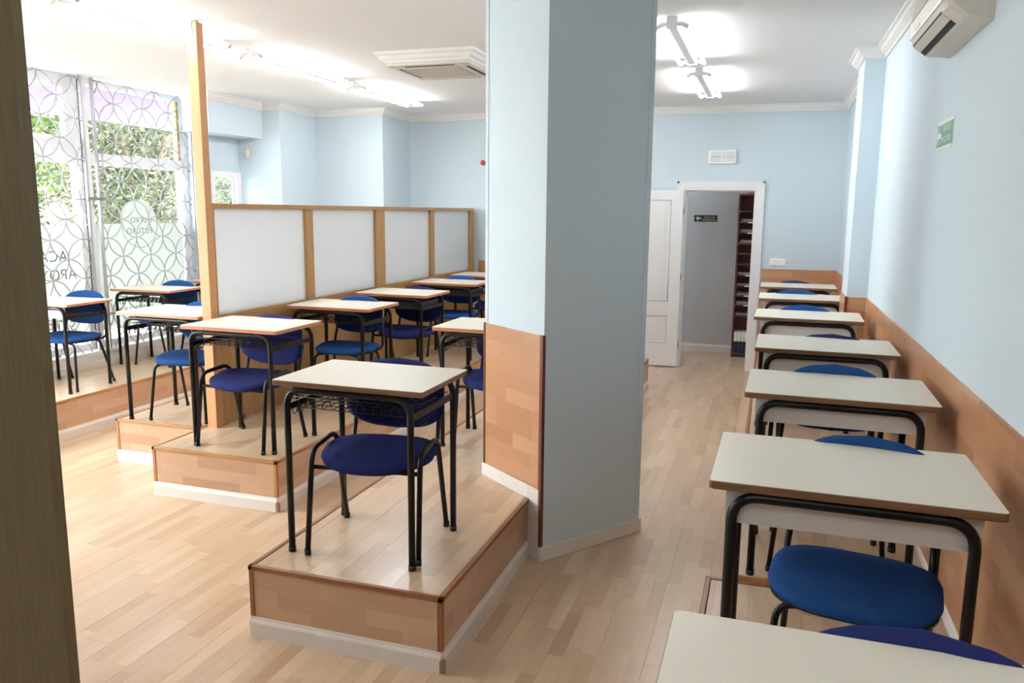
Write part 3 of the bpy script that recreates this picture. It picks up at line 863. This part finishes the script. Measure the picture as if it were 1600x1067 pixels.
def make_chair_a(label):
    t = thing('school_chair', label, 'chair')
    bm = bmesh.new(); cushion(bm, (.254, .222), .404, .070, n=2.4, taper=-.03, front=.03); obj('seat', bm, M_navy, t)
    bm = bmesh.new(); backrest(bm, .238, .118, .622, .268, .042, curve=.055, n=4.6, sag=.42, bulge=.40, tilt=.16); obj('backrest', bm, M_navy, t)
    for sx in (-1, 1):
        bm = bmesh.new()
        tube(bm, arcpts([(sx * .250, -.225, .012), (sx * .243, -.165, .455), (sx * .243, .085, .470), (sx * .250, .205, .012)], [.07, .08], 7), .0125, seg=10)
        obj('leg_frame', bm, M_black, t)
        for (fx, fy) in ((.250, -.2255), (.250, .2055)):
            bm = bmesh.new(); tube(bm, [(sx * fx, fy, 0), (sx * fx, fy, .025)], .0145, seg=10); obj('foot_cap', bm, M_cap, t)
        bm = bmesh.new(); tube(bm, arcpts([(sx * .205, .118, .38), (sx * .205, .205, .39), (sx * .205, .272, .60)], .06, 6), .011, seg=8)
        tube(bm, [(sx * .205, .09, .388), (sx * .245, .09, .45)], .009, seg=6)
        obj('back_support', bm, M_black, t)
    bm = bmesh.new()
    for y in (-.173, .118): tube(bm, [(-.243, y, .38), (.243, y, .38)], .010, seg=8)
    obj('cross_bar', bm, M_black, t)
    return t
def make_chair_b(label):
    t = thing('school_chair', label, 'chair')
    bm = bmesh.new(); cushion(bm, (.232, .208), .424, .050, n=2.9, taper=.0, dish=.008, front=.02); obj('seat', bm, M_blue, t)
    bm = bmesh.new(); prism(bm, [(x, y) for x, y in superell((.226, .203), 2.9)], .400, .408); obj('seat_shell', bm, M_black, t)
    bm = bmesh.new(); backrest(bm, .208, .115, .650, .232, .036, curve=.040, n=4.8, tilt=.08, sag=.22, bulge=.36); obj('backrest', bm, M_blue, t)
    for sx in (-1, 1):
        bm = bmesh.new(); tube(bm, arcpts([(sx * .10, -.14, .394), (sx * .185, -.165, .391), (sx * .215, -.205, .012)], .05, 6), .0105, seg=9); obj('leg', bm, M_black, t)
        bm = bmesh.new(); tube(bm, arcpts([(sx * .12, .08, .394), (sx * .190, .12, .391), (sx * .215, .235, .012)], .05, 6), .0105, seg=9); obj('leg', bm, M_black, t)
        bm = bmesh.new(); tube(bm, arcpts([(sx * .15, .10, .391), (sx * .212, .175, .405), (sx * .195, .225, .60)], .05, 6), .0105, seg=8); obj('back_support', bm, M_black, t)
        for fy in (-.2055, .2355):
            bm = bmesh.new(); tube(bm, [(sx * .215, fy, 0), (sx * .215, fy, .022)], .013, seg=9); obj('foot_cap', bm, M_cap, t)
    return t

DK, CH = {}, {}
def put_desk(kind, FL, top, rot, label, plat, group, sc=1.0):
    c, s = math.cos(rot), math.sin(rot)
    x = FL[0] + (.35 * c - .25 * s) * sc; y = FL[1] + (.35 * s + .25 * c) * sc
    if kind not in DK:
        if kind == 'apron': DK[kind] = make_desk_apron(label)
        elif kind == 'wire_d': DK[kind] = make_desk('wire', M_edge_d, label)
        elif kind == 'wire': DK[kind] = make_desk('wire', M_edge_o, label)
        elif kind == 'white': DK[kind] = make_desk('white', M_edge_o, label)
        else: DK[kind] = make_desk('dark', M_edge_o, label)
        o = DK[kind]; o.location = (x, y, plat); o.rotation_euler = (0, 0, rot); o.scale = (sc,) * 3; o['group'] = group
        return o
    return copy_thing(DK[kind], (x, y, plat), rot, label, group, sc)
def put_chair(kind, x, y, plat, rot, label, group, sc=1.0):
    if kind not in CH:
        CH[kind] = (make_chair_a if kind == 'a' else make_chair_b)(label)
        o = CH[kind]; o.location = (x, y, plat); o.rotation_euler = (0, 0, rot); o.scale = (sc,) * 3; o['group'] = group
        return o
    return copy_thing(CH[kind], (x, y, plat), rot, label, group, sc)
R = math.radians
gR, gM, gW, gL = 'desks of the right-hand row', 'desks along the veneer partition', 'desks under the shop windows', 'desks on the front platform'
cR, cM, cW, cL = 'chairs of the right-hand row', 'chairs along the veneer partition', 'chairs under the shop windows', 'chairs on the front platform'
Zp = PT
# right row
put_desk('apron', (-.130, .873), 0, R(0), 'cream-topped desk nearest the viewer, cut off at the bottom right', RT1, gR)
put_desk('apron', (-.122, 2.095), 0, R(-.8), 'large cream-topped desk second from the viewer in the right row', RT1, gR, 1.012)
put_desk('apron', (-.066, 3.174), 0, R(-1.1), 'cream desk third in the right row, first on the long platform', RT2, gR)
put_desk('apron', (-.050, 4.285), 0, R(-.8), 'cream desk fourth in the right row, beside the wainscot shadow', RT2, gR)
put_desk('apron', (-.085, 5.600), 0, R(-1.4), 'cream desk fifth in the right row, just before the pilaster', RT2, gR)
put_desk('apron', (-.075, 6.870), 0, R(-.3), 'cream desk sixth in the right row, its end hidden by the pilaster', RT2, gR)
put_desk('apron', (-.080, 8.000), 0, R(-.5), 'farthest cream desk of the right row, before the end wall', RT2, gR)
put_chair('a', .262, 1.11, RT1, R(-4), 'navy chair nearest the viewer, backrest at the bottom right corner', cR)
put_chair('b', .285, 2.35, RT1, R(-9), 'blue chair whose seat shows under the second right-hand desk', cR)
put_chair('b', .290, 3.45, RT2, R(-2), 'blue chair behind the third desk of the right row', cR)
put_chair('a', .325, 4.50, RT2, R(-8), 'navy chair behind the fourth desk of the right row', cR)
put_chair('b', .255, 5.86, RT2, R(-1), 'blue chair behind the fifth desk of the right row', cR)
put_chair('b', .240, 7.12, RT2, R(1), 'blue chair behind the sixth desk of the right row', cR)
put_chair('a', .245, 8.27, RT2, R(-1), 'farthest navy chair of the right row, against the end wall', cR)
# front platform
put_desk('wire_d', (-1.976, 2.786), 0, R(-.2), 'dark-edged cream desk alone at the front of the near platform', Zp, gL)
put_chair('a', -1.610, 3.05, Zp, R(7), 'navy chair tucked under the dark-edged near desk', cL)
put_desk('wire', (-1.972, 4.449), 0, R(0), 'orange-edged desk partly hidden behind the blue column', Zp, gL)
put_chair('a', -1.60, 4.72, Zp, R(3), 'navy chair partly hidden behind the blue column', cL)
# along the partition
put_desk('wire', (-3.443, 3.945), 0, R(-.2), 'orange-edged wire-basket desk beside the foot of the tall post', Zp, gM)
put_desk('wire', (-3.445, 5.075), 0, R(-.2), 'second wire-basket desk along the veneer partition', Zp, gM)
put_desk('dark', (-3.439, 6.095), 0, R(-1.0), 'third desk along the partition, with a dark tray', Zp, gM)
put_desk('dark', (-3.431, 7.235), 0, R(-.6), 'fourth desk along the partition, with a dark tray', Zp, gM)
put_desk('wire', (-3.425, 8.240), 0, R(0), 'last desk along the partition, at the end wall', Zp, gM)
put_chair('a', -3.100, 4.165, Zp, R(-2.5), 'navy chair under the desk beside the tall post', cM)
put_chair('b', -3.070, 5.33, Zp, R(2), 'blue chair under the second desk along the partition', cM)
put_chair('a', -3.065, 6.37, Zp, R(-4), 'navy chair under the third desk along the partition', cM)
put_chair('b', -3.07, 7.50, Zp, R(2), 'blue chair under the fourth desk along the partition', cM)
put_chair('a', -2.96, 8.52, Zp, R(-3), 'last chair along the partition, before the end wall', cM)
# behind the post
put_desk('wire', (-4.295, 4.305), 0, R(0), 'orange-edged desk just left of the tall veneer post', Zp, gW)
put_chair('b', -3.895, 4.575, Zp, R(7), 'blue chair just left of the tall veneer post', cW)
# window row
put_desk('white', (-5.862, 4.725), 0, R(2.0), 'white-tray desk nearest on the window platform, beside the near board', Zp, gW, .945)
put_desk('wire', (-5.900, 5.868), 0, R(3.0), 'wire-basket desk second on the window platform', Zp, gW, .945)
put_desk('wire', (-5.840, 6.88), 0, R(1), 'third window desk, almost hidden behind the tall post', Zp, gW, .945)
put_chair('b', -5.50, 5.02, Zp, R(6), 'bright blue chair nearest on the window platform', cW, .97)
put_chair('b', -5.50, 6.13, Zp, R(3), 'bright blue chair under the second window desk', cW, .97)
put_chair('b', -5.47, 7.12, Zp, R(3), 'blue chair under the third window desk, behind the post', cW, .97)

# ------------------------------------------------------------------ fluorescent lights
def make_light(label):
    t = thing('ceiling_light', label, 'lamp')
    obj('batten', RB(-.028, .028, 0, 1.27, -.058, 0, b=.003), M_batten, t)
    for y in (.0, 1.27):
        bm = bmesh.new(); s = 1 if y == 0 else -1
        rbox(bm, -.034, .034, y - .016, y + .016, -.066, 0.0, b=.003)
        tube(bm, arcpts([(-.098, y, -.062), (-.06, y, -.04), (.06, y, -.04), (.098, y, -.062)], .02, 4), .015, seg=8)
        obj('lamp_holder', bm, M_batten, t)
    for x in (-.088, .088):
        bm = bmesh.new(); tube(bm, [(x, .014, -.052), (x, 1.256, -.052)], .013, seg=12); obj('fluorescent_tube', bm, M_tube, t)
    return t
LG = 'twin-tube ceiling lights'
l0 = make_light('twin fluorescent light at the upper left, passing behind the tall post'); l0.location = (-3.745, 3.56, CEIL); l0['group'] = LG
copy_thing(l0, (-3.745, 5.20, CEIL), 0, 'middle twin fluorescent light of the left row', LG)
copy_thing(l0, (-3.745, 6.78, CEIL), 0, 'farthest twin fluorescent light of the left row', LG)
copy_thing(l0, (-.650, 5.08, CEIL), 0, 'nearer twin fluorescent light right of the column', LG)
copy_thing(l0, (-.645, 6.88, CEIL), 0, 'farther twin fluorescent light right of the column', LG)
copy_thing(l0, (-3.745, 1.9, CEIL), 0, 'added unseen twin light above the view, in line with the left row', LG)  # added out of view to brighten the room
copy_thing(l0, (-.65, -.8, CEIL), 0, 'added unseen twin light behind the viewer, in line with the right row', LG)  # unseen extra fixture, fills the near right side with light

copy_thing(l0, (-1.45, 9.50, CEIL), 0, 'added unseen corridor twin light behind the end wall', LG, .7)  # added to lift the dark corridor; no fixture is visible there
# ------------------------------------------------------------------ ceiling cassette
ac = thing('ceiling_air_conditioner', 'square white ceiling air conditioner with four slots', 'air conditioner', (-2.515, 5.95, CEIL))
bm = bmesh.new()
s_ = .385; prf = [(0, 0), (0, -.02), (.02, -.03), (.03, -.05), (.05, -.062), (.055, -.075), (.07, -.08), (.12, -.08), (.12, 0)]
sweep(bm, prf, [(-.40, -.40, 0), (.40, -.40, 0), (.40, .40, 0), (-.40, .40, 0)], closed=True)
obj('moulded_frame', bm, M_corn, ac)
bm = bmesh.new(); rbox(bm, -.335, .335, -.335, .335, -.098, -.03, b=.006); obj('cover_panel', bm, M_ac, ac)
bm = bmesh.new(); rbox(bm, -.20, .20, -.20, .20, -.104, -.095, b=.003); obj('intake_grille', bm, M_grid, ac)
for k in range(4):
    a = k * PI / 2; bm = bmesh.new(); rbox(bm, -.20, .20, -.287, -.262, -.1005, -.094, b=.001); o_ = obj('air_slot', bm, M_acd, ac); o_.rotation_euler = (0, 0, a)
    bm = bmesh.new(); rbox(bm, -.20, .20, -.262, -.235, -.103, -.096, b=.001); o_ = obj('louvre', bm, M_ac, ac); o_.rotation_euler = (0, 0, a)

# wall split unit
wa = thing('wall_air_conditioner', 'white wall-mounted air conditioner high on the right wall', 'air conditioner', (XR, 3.30, 2.47))
bm = bmesh.new(); LN = .765
pr = [(0, 0), (-.09, .003), (-.103, .010), (-.152, .050), (-.168, .085), (-.172, .15), (-.160, .23), (-.135, .28), (-.10, .295), (0, .30)]
e = .03
def ringp(y, s, dx=0): return [bm.verts.new((min(0, p[0] * s), y, .15 + (p[1] - .15) * (s if p[0] < -.01 else 1))) for p in pr]
rs = [ringp(0, .88), ringp(.012, .96), ringp(.035, 1), ringp(LN - .035, 1), ringp(LN - .012, .96), ringp(LN, .88)]
for a, b_ in zip(rs, rs[1:]):
    for k in range(len(pr)): bm.faces.new((a[k], a[(k + 1) % len(pr)], b_[(k + 1) % len(pr)], b_[k]))
bm.faces.new(rs[0]); bm.faces.new(list(reversed(rs[-1])))
obj('unit_body', bm, M_ac, wa)
def slab(p0, p1, y0, y1, th, name, mt, off=0.0):
    bm = bmesh.new(); a = Vector((p0[0], 0, p0[1])); b_ = Vector((p1[0], 0, p1[1])); dd = (b_ - a).normalized(); nn = Vector((dd.z, 0, -dd.x))
    if nn.z > 0 and nn.x > 0: nn = -nn
    if nn.x > 0: nn = -nn
    a += nn * off; b_ += nn * off; vs = []
    for y in (y0, y1):
        for q in (a, b_, b_ + nn * th, a + nn * th): vs.append(bm.verts.new((q.x, y, q.z)))
    for q in ((0, 1, 2, 3), (7, 6, 5, 4), (0, 4, 5, 1), (1, 5, 6, 2), (2, 6, 7, 3), (3, 7, 4, 0)): bm.faces.new([vs[k] for k in q])
    return obj(name, bm, mt, wa)
slab((-.103, .010), (-.122, .026), .10, LN - .04, .002, 'air_gap', M_acd)
slab((-.122, .026), (-.152, .050), .10, LN - .04, .004, 'louvre', M_ac)
slab((-.152, .050), (-.155, .056), .10, LN - .04, .0015, 'air_gap', M_acd)
slab((-.168, .085), (-.169, .105), .50, .60, .0015, 'badge', M_metal)
slab((-.1715, .145), (-.161, .225), .06, LN - .06, .0025, 'front_grille', M_grid)
slab((-.1655, .078), (-.168, .085), .03, LN - .03, .004, 'front_lip', M_plast)

# ------------------------------------------------------------------ wall fittings
el = thing('emergency_light', 'rectangular white emergency light above the doorway', 'lamp', (-.573, YB, 2.33))
obj('light_body', RB(-.15, .15, -.035, 0, 0, .155, b=.012), M_plast, el)
obj('reflector_lens', RB(-.128, .128, -.045, -.03, .022, .075, b=.005), M_lens, el)
obj('reflector_lens', RB(-.128, .128, -.045, -.03, .079, .133, b=.005), M_lens, el)
for x in (-.012, .03):
    obj('lens_rib', RB(x, x + .012, -.049, -.043, .024, .131, b=.002), M_plast, el)
ls = thing('light_switch', 'double white light switch right of the door frame', 'switch', (.08, YB, 1.213))
obj('switch_plate', RB(-.085, .085, -.010, 0, 0, .082, b=.003), M_plast, ls)
obj('rocker', RB(-.078, -.003, -.016, -.009, .008, .074, b=.002), M_plast, ls); obj('rocker', RB(.003, .078, -.016, -.009, .008, .074, b=.002), M_plast, ls)
rd = thing('motion_detector', 'small beige oval detector in the corner above the small window', 'detector', (-5.73, 7.83, 2.415))
bm = bmesh.new(); bmesh.ops.create_uvsphere(bm, u_segments=16, v_segments=10, radius=1)
for v in bm.verts: v.co = Vector((v.co.x * .036, min(0.02, v.co.y * .04) - .02, v.co.z * .062))
obj('detector_body', bm, mat('beige_plastic', L(206, 202, 190), .4), rd, smooth=True)
bm = bmesh.new(); rbox(bm, -.02, .02, -.006, 0, -.03, .03, b=.002); obj('mount_plate', bm, M_plast, rd)
rk = thing('alarm_button', 'small red round alarm on the end wall beside the column', 'alarm', (-3.405, YB, 2.37))
bm = bmesh.new(); tube(bm, [(0.012, 0, 0), (0.008, -.03, 0)], .026, seg=16); obj('alarm_base', bm, M_plast, rk)
bm = bmesh.new(); bmesh.ops.create_uvsphere(bm, u_segments=16, v_segments=10, radius=.030); obj('alarm_dome', bm, M_red, rk, (0, -.045, 0), smooth=True)

def arrow(bm, s):
    pts = [(-.5, 0), (-.05, .42), (.08, .42), (-.12, .13), (.5, .13), (.5, -.13), (-.12, -.13), (.08, -.42), (-.05, -.42)]
    a = [bm.verts.new((x * s, 0, z * s)) for x, z in pts]; b_ = [bm.verts.new((x * s, -.001, z * s)) for x, z in pts]
    bm.faces.new(a); bm.faces.new(list(reversed(b_)))
    for i in range(len(pts)): bm.faces.new((a[i], a[(i + 1) % 9], b_[(i + 1) % 9], b_[i]))
# right wall sign (faces -x): local x along -y of the room so that it reads left to right
es = thing('exit_sign', 'green emergency exit sign with left arrow on the right wall', 'sign', (XR, 3.985, 2.075), rz=-PI / 2)
obj('sign_plate', B(-.165, .165, -.003, 0, 0, .125), M_signw, es); obj('sign_face', B(-.158, .158, -.0045, -.003, .014, .111), M_green, es)
bm = bmesh.new(); arrow(bm, .085); obj('arrow', bm, M_signw, es, (-.110, -.0046, .062))
wtext('SALIDA DE', .036, (.04, -.0052, .071), es, M_signw, rot=(PI / 2, 0, 0), mirror=False)
wtext('EMERGENCIA', .036, (.04, -.0052, .028), es, M_signw, rot=(PI / 2, 0, 0), mirror=False)
cs = thing('exit_sign', 'dark green exit sign with arrow on the corridor wall', 'sign', (-.815, 10.47, 1.68))
obj('sign_plate', B(-.143, .143, -.004, 0, 0, .082), M_dgreen, cs)
bm = bmesh.new(); arrow(bm, .07); obj('arrow', bm, M_signy, cs, (-.09, -.0045, .041))
wtext('SALIDA DE', .028, (.045, -.0052, .045), cs, M_signy, rot=(PI / 2, 0, 0), mirror=False)
wtext('EMERGENCIA', .028, (.045, -.0052, .014), cs, M_signy, rot=(PI / 2, 0, 0), mirror=False)

# ------------------------------------------------------------------ bookcase in the corridor
bc = thing('bookcase', 'tall dark brown bookcase seen through the doorway', 'bookcase', (-.405, 10.18, 0))
BWd = .75
obj('side_panel', B(0, .02, 0, .28, 0, 2.0), M_shelf, bc); obj('side_panel', B(BWd - .02, BWd, 0, .28, 0, 2.0), M_shelf, bc)
obj('back_panel', B(.02, BWd - .02, .272, .28, .04, 2.0), M_shelf, bc); obj('top_panel', B(0.0, BWd, 0, .28, 2.0, 2.02), M_shelf, bc)
obj('plinth', B(.02, BWd - .02, .012, .03, 0, .04), M_acd, bc)
zsh = [.05, .53, .666, .785, .907, 1.038, 1.171, 1.305, 1.43, 1.559, 1.688, 1.819]
for z in zsh: obj('shelf', B(.02, BWd - .02, .004, .27, z - .018, z), M_shelf, bc)
for k, z in enumerate(zsh):
    if z in (.666, .785, .907, 1.038, 1.305 + 9, 1.559, 1.688):
        obj('shelf_label', B(.12, .22, .001, .004, z - .016, z - .003), M_label, bc)
rng = random.Random(5)
gmag = 'papers lying on the bookcase shelves'
ordn = ['topmost', 'second', 'third', 'fourth', 'fifth', 'sixth', 'seventh', 'lowest']
for kk, z in enumerate((1.688, 1.559, 1.43, 1.038, .907, .785, .666, .53)):
    bm = bmesh.new(); n = rng.randint(2, 4)
    for q in range(n):
        dx = rng.uniform(0, .02); h0 = .008 * q + .001
        box(bm, .03 + dx, .26 + dx, .03, .24, h0, h0 + .007)
        box(bm, .03 + dx, .06 + dx, .03, .24, h0 + .007, h0 + .012)
    o_ = obj('magazine_stack', bm, M_paper, None, (-.405 + .0, 10.18, z)); tag(o_, '%s stack of papers, counted from the top, in the corridor bookcase' % ordn[kk], 'papers', gmag)
for k in range(6):
    bd = thing('binder', 'navy and cream binder on the bottom shelf of the bookcase', 'binder', (-.405 + .026 + k * .042, 10.19, .05), group='binders on the bottom shelf')
    obj('spine_base', RB(0, .038, 0, .2, 0, .15, b=.002), M_bndb, bd); obj('spine_label', RB(.0, .038, -.001, .2, .15, .27, b=.002), M_bndw, bd)
cb = thing('cardboard_box', 'small box on top of the corridor bookcase', 'box', (-.30, 10.22, 2.02)); obj('carton', RB(0, .14, 0, .2, 0, .13, b=.004), mat('carton', L(196, 150, 130), .8), cb); obj('carton_lid', RB(-.004, .144, -.004, .204, .125, .15, b=.004), mat('carton_lid', L(170, 110, 90), .8), cb)
